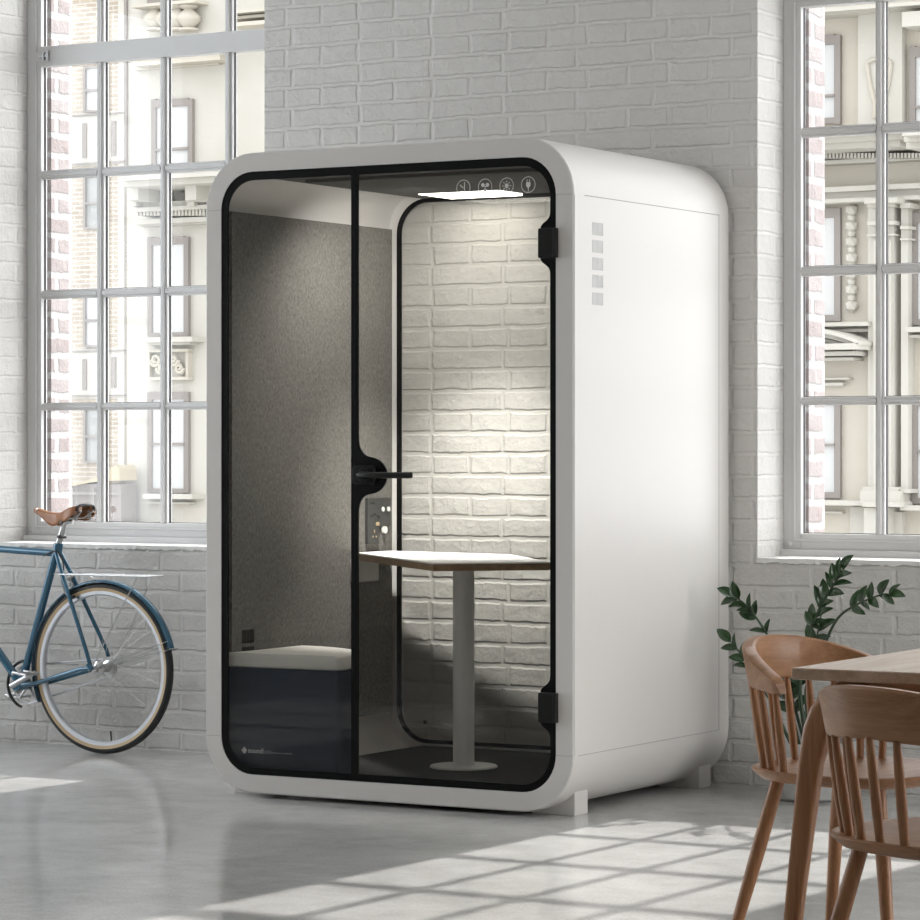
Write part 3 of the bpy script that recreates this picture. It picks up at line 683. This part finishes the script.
# ------------------------------------------------------------------ chairs
def make_chair():
    """faces local +Y; seat centre at the origin"""
    c = empty('dining_chair', (0, 0, 0))
    # seat: rounded trapezoid, sharp undercut rim, slight dish
    def seat_out(s, dy=0):
        pts = []
        for k in range(48):
            a = 2 * PI * k / 48; e = 2.6 if math.sin(a) < 0 else 3.0
            x = math.copysign(abs(math.cos(a)) ** (2 / e), math.cos(a)); y = math.copysign(abs(math.sin(a)) ** (2 / e), math.sin(a))
            pts.append((.240 * s * x * (1 + .04 * y), .235 * s * y + dy))
        return pts
    bm = B(); ls = []
    for s, z in ((.15, .4455), (.55, .446), (.82, .4485), (.95, .4525), (.985, .4535), (1.0, .4505), (.995, .446), (.90, .427), (.80, .4215), (.15, .4205)):
        ls.append([(x, y, z) for x, y in seat_out(s)])
    loft(bm, ls, True, True, True); obj('seat', bm, M['oak'], c, 50)
    for sx, sy in ((-1, -1), (1, -1), (1, 1), (-1, 1)):
        bm = B(); tube(bm, [(sx * .135, sy * .135, .427), (sx * .165, sy * .165, .28), (sx * .225, sy * .222, 0)], [.0165, .0175, .0125], 14)
        obj('leg', bm, M['oak_v'], c, 50)
    # back rail: U around the back, tall behind, tapering into the arms
    def rail(phi):
        a = math.radians(phi); r = .250
        return Vector((r * math.sin(a) * 1.02, -r * math.cos(a) * 1.0 + .0, 0))
    bm = B(); ls = []; NP = 56; PH = 78
    for i in range(NP + 1):
        phi = -PH + 2 * PH * i / NP; p = rail(phi); nrm = Vector((math.sin(math.radians(phi)), -math.cos(math.radians(phi)), 0))
        f = abs(phi) / PH; zt = .750 - .085 * f ** 2.2; zb = .650 - .018 * f; t = .0105 + .004 * f
        if f > .985: zt -= .006; zb += .004; t *= .75
        lean = .012
        sec = []
        for (u, v) in ((-1, .06), (-1, .94), (-.6, 1), (.6, 1), (1, .94), (1, .06), (.6, 0), (-.6, 0)):
            z = zb + (zt - zb) * v; bulge = t * (1 + .45 * max(0, v - .8) / .2)
            q = p + nrm * (u * bulge + lean * (v - .5)); sec.append((q.x, q.y, z))
        ls.append(sec)
    loft(bm, ls, True, True, True); obj('back_rail', bm, M['oak'], c, 40)
    for i in range(11):
        phi = -73 + 146 * i / 10; top = rail(phi); top.z = .654 - .018 * abs(phi) / PH
        a = math.radians(phi); bot = Vector((.226 * math.sin(a), -.220 * math.cos(a), .450))
        if abs(phi) > 60: bot = Vector((.226 * math.sin(a), -.220 * math.cos(a) - .004, .450))
        mid = bot.lerp(top, .5)
        obj('spindle', tube(B(), [bot, bot.lerp(top, .35), bot.lerp(top, .7), top], [.0090, .0108, .0098, .0076], 10), M['oak_v'], c, 50)
    return c
ch = make_chair(); ch.location = (1.840, -2.011, 0); ch.rotation_euler.z = -PI / 2 - .15
tag(ch, 'oak spindle back chair tucked against the left side of the dining table, by the plant', 'chair', 'oak chairs at the dining table')
c2 = copy_tree(ch); c2.location = (2.498, -3.058, 0); c2.rotation_euler.z = math.radians(-22)
tag(c2, 'oak spindle back chair seen from behind at the near end of the dining table', 'chair', 'oak chairs at the dining table')

# ------------------------------------------------------------------ potted plant
po = Vector((.405, .925, 0)); plant = empty('potted_plant', po)
tag(plant, 'green leafy plant in a grey concrete pot on the floor under the right window', 'plant')
bm = B(); lathe(bm, [(.105, 0), (.122, .01), (.152, .10), (.164, .20), (.156, .20), (.147, .16)], 40, po); obj('pot', bm, M['pot'], plant, 40, 0, po)
bm = B(); lathe(bm, [(.148, .15), (.149, .168), (.08, .174), (.01, .176)], 30, po); obj('soil', bm, M['soil'], plant, 40, 0, po)
leaf_me = []
def leaf_mesh(w):
    bm = B(); n = 8; ls = []
    for i in range(n + 1):
        t = i / n; ww = w * math.sin(PI * min(1, t ** .85)) ** .75 if 0 < t < 1 else .0006
        zc = .06 * math.sin(t * PI) - .10 * t * t
        ls.append([(-ww, t, zc + ww * .45), (-ww * .5, t, zc + ww * .12), (0, t, zc), (ww * .5, t, zc + ww * .12), (ww, t, zc + ww * .45)])
    loft(bm, ls, False); me = bpy.data.meshes.new('leaf'); bm.to_mesh(me); bm.free(); me.shade_smooth(); me.materials.append(M['leaf']); return me
leaf_me = [leaf_mesh(.24), leaf_mesh(.28), leaf_mesh(.19)]
def add_leaf(p, d, up, ln, k, parent):
    d = d.normalized(); x = d.cross(up).normalized(); z = x.cross(d).normalized()
    o = bpy.data.objects.new('leaf', leaf_me[k % 3]); COL.objects.link(o); o.parent = parent
    mtx = Matrix((x, d, z)).transposed().to_4x4(); o.matrix_local = Matrix.Translation(p - po) @ mtx @ Matrix.Diagonal((ln, ln, ln, 1))
def stem(pts, r0, leaves_from, n_pairs, ln, seed, parent_name='stem', tip=True):
    rnd = random.Random(seed); P = [Vector(p) for p in pts]
    # smooth the path
    Q = []
    for i in range(len(P) - 1):
        p0, p1, p2, p3 = P[max(i - 1, 0)], P[i], P[i + 1], P[min(i + 2, len(P) - 1)]
        for k in range(6):
            t = k / 6; Q.append(.5 * ((2 * p1) + (-p0 + p2) * t + (2 * p0 - 5 * p1 + 4 * p2 - p3) * t * t + (-p0 + 3 * p1 - 3 * p2 + p3) * t ** 3))
    Q.append(P[-1]); m = len(Q)
    st = obj('stem', tube(B(), Q, [r0 * (1 - .72 * i / (m - 1)) for i in range(m)], 8), M['stem'], plant, 50, 0, po)
    for j in range(n_pairs):
        t = leaves_from + (1 - leaves_from) * (j / max(1, n_pairs)); i = min(m - 2, int(t * (m - 1))); q = Q[i]; T = (Q[i + 1] - Q[i]).normalized()
        for s in (-1, 1):
            side = (T.cross(Vector((0, -1, .2))).normalized()) * s
            d = T * (.75 + .3 * rnd.random()) + side * (.75 + .25 * rnd.random()) + Vector((rnd.uniform(-.2, .2), rnd.uniform(-.45, .2), rnd.uniform(-.15, .25)))
            up = Vector((rnd.uniform(-.5, .5), -.8, .6 + rnd.uniform(-.3, .3)))
            add_leaf(q + T * rnd.uniform(-.01, .01), d, up, ln * rnd.uniform(.8, 1.15), rnd.randint(0, 2), st)
    if tip: add_leaf(Q[-1] - T * .004, T + Vector((rnd.uniform(-.2, .2), 0, rnd.uniform(-.2, .2))), Vector((0, -.8, .6)), ln * 1.0, 1, st)
    # leaves are sub-parts of the stem, whose frame is the plant's
def pl(x, y, Y): return at(1, Y, x, y)
base = lambda dx, dy: po + Vector((dx, dy, .17))
stem([base(.0, .0), pl(800, 690, .93), pl(806, 645, .93), pl(818, 612, .93), pl(834, 584, .92), pl(843, 569, .91)], .0085, .50, 7, .068, 1)
stem([base(.03, -.02), pl(806, 690, .90), pl(824, 646, .88), pl(838, 618, .85), pl(858, 604, .83), pl(880, 595, .80), pl(889, 594, .80)], .0075, .62, 5, .060, 5)
stem([base(-.03, .0), pl(786, 690, .92), pl(772, 645, .90), pl(758, 620, .86), pl(744, 603, .84), pl(732, 596, .82)], .0075, .52, 6, .062, 9)
stem([base(-.04, -.03), pl(770, 700, .86), pl(752, 672, .82), pl(740, 653, .80), pl(730, 641, .79)], .0065, .55, 3, .066, 14)
stem([base(.02, .03), pl(800, 700, .95), pl(806, 665, .97), pl(816, 640, .98), pl(822, 610, .98)], .008, .35, 5, .072, 21)
stem([base(-.02, .03), pl(796, 712, .96), pl(790, 690, .97), pl(784, 668, .97)], .007, .35, 4, .080, 27)

# ------------------------------------------------------------------ across the street (real size, 40-odd metres away)
FY = 45.0
def frect(bm, x0, y0, x1, y1, out_, back=.0):
    """relief block seen between two survey pixels, standing out_ metres proud of the facade"""
    xm = (x0 + x1) / 2; a = at(1, FY - out_, x0, (y0 + y1) / 2); b = at(1, FY - out_, x1, (y0 + y1) / 2)
    zt = at(1, FY - out_, xm, y0).z; zb = at(1, FY - out_, xm, y1).z
    box(bm, a.x, b.x, FY - out_, FY + back, zb, zt)
    return a.x, b.x, zb, zt
def building(name, label, x_left, x_right, m, loc_px, ztop):
    a = at(1, FY, x_left, 300).x; b = at(1, FY, x_right, 300).x; o = Vector(((a + b) / 2, FY, -9)); e = empty(name, o)
    tag(e, label, 'building'); bm = B(); box(bm, a, b, FY, FY + 9, -9, ztop); obj('wall', bm, m, e, None, 0, o); return e, o
def fpart(name, rects, m, e, o, bevel=0):
    bm = B()
    for r in rects: frect(bm, *r)
    return obj(name, bm, m, e, None, bevel, o)
def fwin(x0, y0, x1, y1, e, o, rail_y=None, pm='pane', fr=5, head=0, frame='taupe'):
    bm = B(); ov = .10
    frect(bm, x0, y0, x0 + fr, y1, ov); frect(bm, x1 - fr, y0, x1, y1, ov); frect(bm, x0 + fr, y0, x1 - fr, y0 + fr + head, ov); frect(bm, x0 + fr, y1 - fr, x1 - fr, y1, ov)
    if rail_y: frect(bm, x0 + fr, rail_y - 1.2, x1 - fr, rail_y + 1.2, .12)
    w = obj('window', bm, M[frame], e, None, 0, o)
    bm = B(); frect(bm, x0 + fr, y0 + fr, x1 - fr, y1 - fr, .05); obj('pane', bm, M[pm], w, None, 0, o)
# brick house
e, o = building('brick_house', 'tan brick house with narrow sash windows seen through the left window', 40, 126, M['far_brick'], None, 14)
for y0, y1, pmt in ((66, 112, 'pane'), (175, 229, 'dark_pane'), (292, 347, 'pane'), (408, 463, 'dark_pane')):
    fwin(83, y0, 104, y1, e, o, (y0 + y1) / 2 + 1, pmt, 2.2)
for y0, y1 in ((113, 166), (349, 398)):
    fpart('stone_band', [(40, y0, 124, y1, .04)], M['stone'], e, o)
    fpart('brick_slot', [(82, y0 + 10, 86, y1 - 8, .07), (111, y0 + 8, 115.5, y1 - 10, .07)], M['taupe'], e, o)
    fpart('string_course', [(40, y0 + 1.5, 124, y0 + 3, .08), (40, y1 - 3, 124, y1 - 1.5, .1)], M['taupe'], e, o)
fpart('corner_strip', [(118, -60, 124, 480, .05)], M['stone'], e, o)
fpart('drain_pipe', [(124.2, -60, 126.4, 166, .06)], M['taupe'], e, o)
# shed in front of it
D1, D0 = .75, .2
so = Vector((at(1, FY - D1, 96, 500).x, FY - .5, -9)); sh = empty('wooden_shed', so); tag(sh, 'grey boarded shed with a sand coloured gable seen low in the left window', 'shed')
gx = lambda x, y: (at(1, FY - D1, x, y).x, at(1, FY - D1, x, y).z)
xa, xb = gx(60, 500)[0], gx(121, 500)[0]; bm = B(); box(bm, xa, xb, FY - D1, FY - D0, -9, gx(90, 484)[1]); obj('boards', bm, M['shed'], sh, None, 0, so)
bm = B(); poly(bm, [gx(60, 489), gx(94, 482), gx(121.5, 480.5), gx(121.5, 469), gx(118, 465), gx(110, 470), gx(94, 479), gx(60, 487)], FY - D1 - .08, FY - D0); obj('gable', bm, M['shed_roof'], sh, None, 0, so)
bm = B()
for a_, b_ in ((70, 73), (92, 94), (103, 105.5), (118, 121)): frect(bm, a_, 488, b_, 531, D1 + .05, -D1)
frect(bm, 66, 492, 121, 495, D1 + .06, -D1); obj('board_frame', bm, M['taupe'], sh, None, 0, so)
# stone building in the left window
e, o = building('stone_building', 'cream stone building with bracketed cornice and tall windows seen through the left window', 126.5, 300, M['stone'], None, 15)
for x0, y0, x1, y1, ry, hd in ((151, 99, 192, 168, 149, 3), (147, 237, 188, 337, None, 3), (147, 392, 188, 493, 444, 3), (147, -40, 188, 3, None, 3)):
    fwin(x0, y0, x1, y1, e, o, ry, 'pane', 4.5, hd)
fpart('window_sill', [(143, 337, 192, 342, .45), (145, 342, 190, 345, .3)], M['stone'], e, o)
fpart('window_sill', [(143, 494, 192, 499, .45), (146, 502, 190, 504, .2)], M['stone'], e, o)
fpart('panel_frame', [(147, 349, 188, 352, .2), (147, 377, 188, 380, .2), (147, 352, 149.5, 377, .15), (185.5, 352, 188, 377, .15)], M['stone_warm'], e, o)
bm = B()
for s in (-1, 1):
    c0 = 167.5 + s * 9
    for tt in range(3):
        pts = []
        for k in range(22):
            a = k * .42; r = 6.5 - .26 * k - tt * .3; pts.append(at(1, FY - .12, c0 + s * r * math.cos(a) * .8 + (tt - 1) * 3, 364 + r * math.sin(a) + (tt - 1) * 4))
        if tt != 1: tube(bm, pts, .045, 5)
obj('scroll_relief', bm, M['stone_warm'], e, 50, 0, o)
fpart('cornice', [(121, 172, 300, 176, 1.9), (122.5, 176, 300, 182.5, 1.7), (131, 183, 300, 186, .9), (131, 199, 300, 204, .55), (133, 204, 300, 208, .7), (134, 216, 300, 221, .45), (136, 221, 300, 223, .25)], M['stone'], e, o)
for x in (127, 185):
    fpart('bracket', [(x, 184, x + 11, 200, 1.35), (x + 1, 197, x + 10, 201, 1.0), (x + 2, 201, x + 9, 206, .8)], M['stone'], e, o)
fpart('dentil_course', [(136 + 3.5 * k, 209, 138 + 3.5 * k, 215.5, .55) for k in range(44)], M['stone'], e, o)
fpart('string_course', [(133, 57, 220, 60, .4), (133, 60, 220, 63, .55), (134, 66, 218, 67.5, .15)], M['stone_warm'], e, o)
fpart('string_course', [(131, 2, 195, 5, .5), (133, 5, 150, 7, .3)], M['stone_warm'], e, o)
fpart('string_course', [(224, 8, 300, 11, .7), (224, 14, 300, 17, .5), (226, 20, 300, 24, .8), (228, 26, 300, 29, .3)], M['stone_warm'], e, o)
bm = B()
for x in (153, 164, 175, 186):
    prof = [(.22, 30), (.22, 28), (.12, 27), (.26, 20), (.26, 16), (.1, 9), (.2, 7), (.2, 5)]; c = at(1, FY - .3, x, 15)
    lathe(bm, [(r, at(1, FY - .3, x, y).z) for r, y in prof], 14, (c.x, FY - .2, 0))
obj('baluster_row', bm, M['stone_warm'], e, 50, 0, o)
# second stone building, in the right window
e, o = building('palazzo_building', 'cream stone palazzo with pilasters, dentils and a curved pediment seen through the right window', 740, 1010, M['stone_warm'], None, 15)
for x0, y0, x1, y1, ry, hd in ((800, 35, 840, 124, 96, 4), (800, 208, 840, 321, None, 4), (800, 398, 840, 498, 445, 1), (909, 46, 950, 130, 106, 4), (911, 212, 950, 325, None, 4), (911, 399, 950, 504, 451, 1)):
    fwin(x0, y0, x1, y1, e, o, ry, 'pane', 6, hd)
fpart('pilaster', [(858, 12, 902, 124, .22)], M['stone'], e, o)
fpart('pilaster', [(868, 205, 894, 500, .35), (873, 240, 876, 500, .42), (881, 240, 884, 500, .42), (889, 240, 891, 500, .42)], M['stone'], e, o)
fpart('capital', [(864, 198, 897, 203, .85), (867, 203, 894, 207, .6), (867, 221, 894, 225, .55), (867, 234, 894, 236, .5)], M['stone'], e, o)
fpart('pilaster', [(901, 206, 908, 490, .3)], M['stone'], e, o)
fpart('capital', [(900, 203, 910, 208, .5), (900, 226, 909, 229, .45), (900, 238, 909, 240, .42)], M['stone'], e, o)
fpart('plinth', [(862, 487, 898, 491, .5), (860, 491, 900, 503, .6), (900, 489, 910, 493, .45)], M['stone'], e, o)
fpart('cornice', [(740, 5, 1010, 8, .9), (740, 8, 1010, 11, .6), (902, 8, 1010, 23, .8)], M['stone'], e, o)
fpart('cornice', [(740, 133, 902, 137, 1.9), (740, 137, 902, 143, 1.6), (740, 143, 900, 150, 1.3), (902, 129, 1010, 133, 2.3), (904, 133, 1010, 139, 2.0), (906, 139, 1010, 146, 1.7)], M['stone'], e, o)
fpart('frieze', [(740, 158, 1010, 162, .35), (740, 185, 1010, 190, .55), (740, 190, 1010, 197, .35), (740, 197, 1010, 201, .5)], M['stone'], e, o)
fpart('dentil_course', [(800 + 3.6 * k, 153, 802 + 3.6 * k, 158, .6) for k in range(40)], M['stone'], e, o)
fpart('window_sill', [(740, 323, 868, 327, .5), (740, 330, 868, 333, .25), (905, 326, 1010, 331, .5), (905, 334, 1010, 337, .25)], M['stone'], e, o)
fpart('base_course', [(740, 500, 862, 505, .45), (862, 502, 900, 507, .7), (900, 506, 1010, 511, .5)], M['stone'], e, o)
fpart('base_panel', [(740, 511, 842, 513, .15), (850, 507, 864, 540, .1), (864, 508, 888, 540, .5), (890, 512, 902, 540, .2)], M['stone'], e, o)
bm = B()
def arc(c, y0, rise, x0, x1, t, out_):
    n = 16; top = []; bot = []
    for k in range(n + 1):
        x = x0 + (x1 - x0) * k / n; u = (x - c) / (x1 - c); y = y0 + rise * u * u; top.append(at(1, FY - out_, x, y)); bot.append(at(1, FY - out_, x, y + t))
    pts = [(p.x, p.z) for p in top] + [(p.x, p.z) for p in reversed(bot)]; poly(bm, pts, FY - out_, FY)
arc(806, 328, 13, 753, 859, 4, 1.0); arc(806, 332, 13, 754, 858, 4, .8); arc(806, 337, 12, 758, 856, 3, .6)
frect(bm, 753, 344, 858, 350, 1.0); frect(bm, 756, 352, 856, 356, .75); frect(bm, 760, 358, 853, 361, .5)
obj('curved_pediment', bm, M['stone'], e, 40, 0, o)
fpart('panel_frame', [(770, 378, 849, 380, .2), (770, 383, 843, 386, .15)], M['stone'], e, o)
bm = B()
for k in range(13):
    y = 210 + k * 8; c = at(1, FY - .1, 851.5, y)
    bmesh.ops.create_icosphere(bm, subdivisions=1, radius=.085 if k % 2 else .13, matrix=Matrix.Translation(c))
frect(bm, 847, 207, 856, 208.5, .12); frect(bm, 847, 307, 856, 308.5, .12); obj('carved_drop', bm, M['stone'], e, None, 0, o)
bm = B(); pts = []
for t in range(21):
    a = PI * t / 20; pts.append(at(1, FY - .25, 879 - 12 * math.cos(a), 64 - 5 * math.sin(a)))
tube(bm, pts, .04, 6)
for s in (-1, 1): tube(bm, [at(1, FY - .25, 879 + s * 12, 64), at(1, FY - .25, 879 + s * 9, 85), at(1, FY - .25, 879 + s * 4, 104), at(1, FY - .25, 879 + s * 5, 118)], .04, 6)
obj('urn_relief', bm, M['stone_warm'], e, 50, 0, o)
S('floor_street', box(B(), -70, 20, 1.7, 90, -9.3, -9), M['street'])

# ------------------------------------------------------------------ light
w = bpy.data.worlds.new('sky'); scn.world = w; w.use_nodes = True; bg = w.node_tree.nodes['Background']
bg.inputs[0].default_value = (.97, .985, 1.0, 1); g = N.__new__(N); g.t = w.node_tree; g.b = None
tc = g.n('ShaderNodeTexCoord'); dt_ = g.n('ShaderNodeVectorMath', operation='DOT_PRODUCT'); g.l(tc.outputs['Generated'], dt_.inputs[0]); dt_.inputs[1].default_value = Vector((.70, .64, .32)).normalized()
g.l(g.math('ADD', 2.3, g.math('MULTIPLY', g.math('POWER', g.math('MAXIMUM', dt_.outputs['Value'], 0.0), 3.0), 4.2)), bg.inputs[1])
sd = bpy.data.lights.new('sun', 'SUN'); sd.energy = 6.5; sd.angle = math.radians(.8); sd.color = (1, .965, .92)
so_ = bpy.data.objects.new('sun', sd); COL.objects.link(so_)
so_.rotation_euler = Vector((-.035, -1, -.775)).to_track_quat('-Z', 'Y').to_euler(); so_.location = (0, 12, 10)
def area(name, loc, direction, sx, sy, power, col=(1, 1, 1)):
    d = bpy.data.lights.new(name, 'AREA'); d.shape = 'RECTANGLE'; d.size = sx; d.size_y = sy; d.energy = power; d.color = col
    o = bpy.data.objects.new(name, d); COL.objects.link(o); o.location = loc; o.rotation_euler = Vector(direction).to_track_quat('-Z', 'Y').to_euler(); return o
# added area lamps at the side windows, standing in for daylight
area('window_fill', (XR + .06, (RW[0] + RW[1]) / 2, 1.2), (-1, 0, 0), RW[1] - RW[0], 1.75, 52, (1, .985, .96))
area('window_fill', (XL - .06, (LW[0] + LW[1]) / 2, (LW[2] + LW[3]) / 2), (1, 0, 0), LW[1] - LW[0], LW[3] - LW[2], 118, (.86, .93, 1))  # cool fill added to brighten the back wall on the left
# added spots with no fixture, brightening the brick behind the booth and the felt
ld = bpy.data.lights.new('booth_fill_spot', 'SPOT'); ld.energy = 34; ld.color = (1, .98, .95); ld.spot_size = math.radians(172); ld.spot_blend = 1; ld.shadow_soft_size = .05
lo_ = bpy.data.objects.new('booth_fill_spot', ld); COL.objects.link(lo_); lo_.location = (-.95, .48, 2.06); lo_.rotation_euler = Vector((-.12, .50, -1)).to_track_quat('-Z', 'Y').to_euler()

l2 = ld.copy(); l2.energy = 215; l2.spot_size = math.radians(66); l2.spot_blend = 1; o2 = bpy.data.objects.new('booth_fill_spot', l2); COL.objects.link(o2)
o2.location = (-.90, .50, 2.06); o2.rotation_euler = Vector((-.06, .60, -1.75)).to_track_quat('-Z', 'Y').to_euler()

# ------------------------------------------------------------------ render look
scn.view_settings.view_transform = 'Standard'; scn.view_settings.look = 'None'; scn.view_settings.gamma = 1; scn.view_settings.use_curve_mapping = False
scn.view_settings.exposure = 0
scn.cycles.max_bounces = 10; scn.cycles.diffuse_bounces = 6; scn.cycles.transparent_max_bounces = 24; scn.cycles.glossy_bounces = 4
scn.cycles.use_denoising = True; scn.cycles.caustics_reflective = False; scn.cycles.caustics_refractive = False; scn.cycles.sample_clamp_indirect = 8
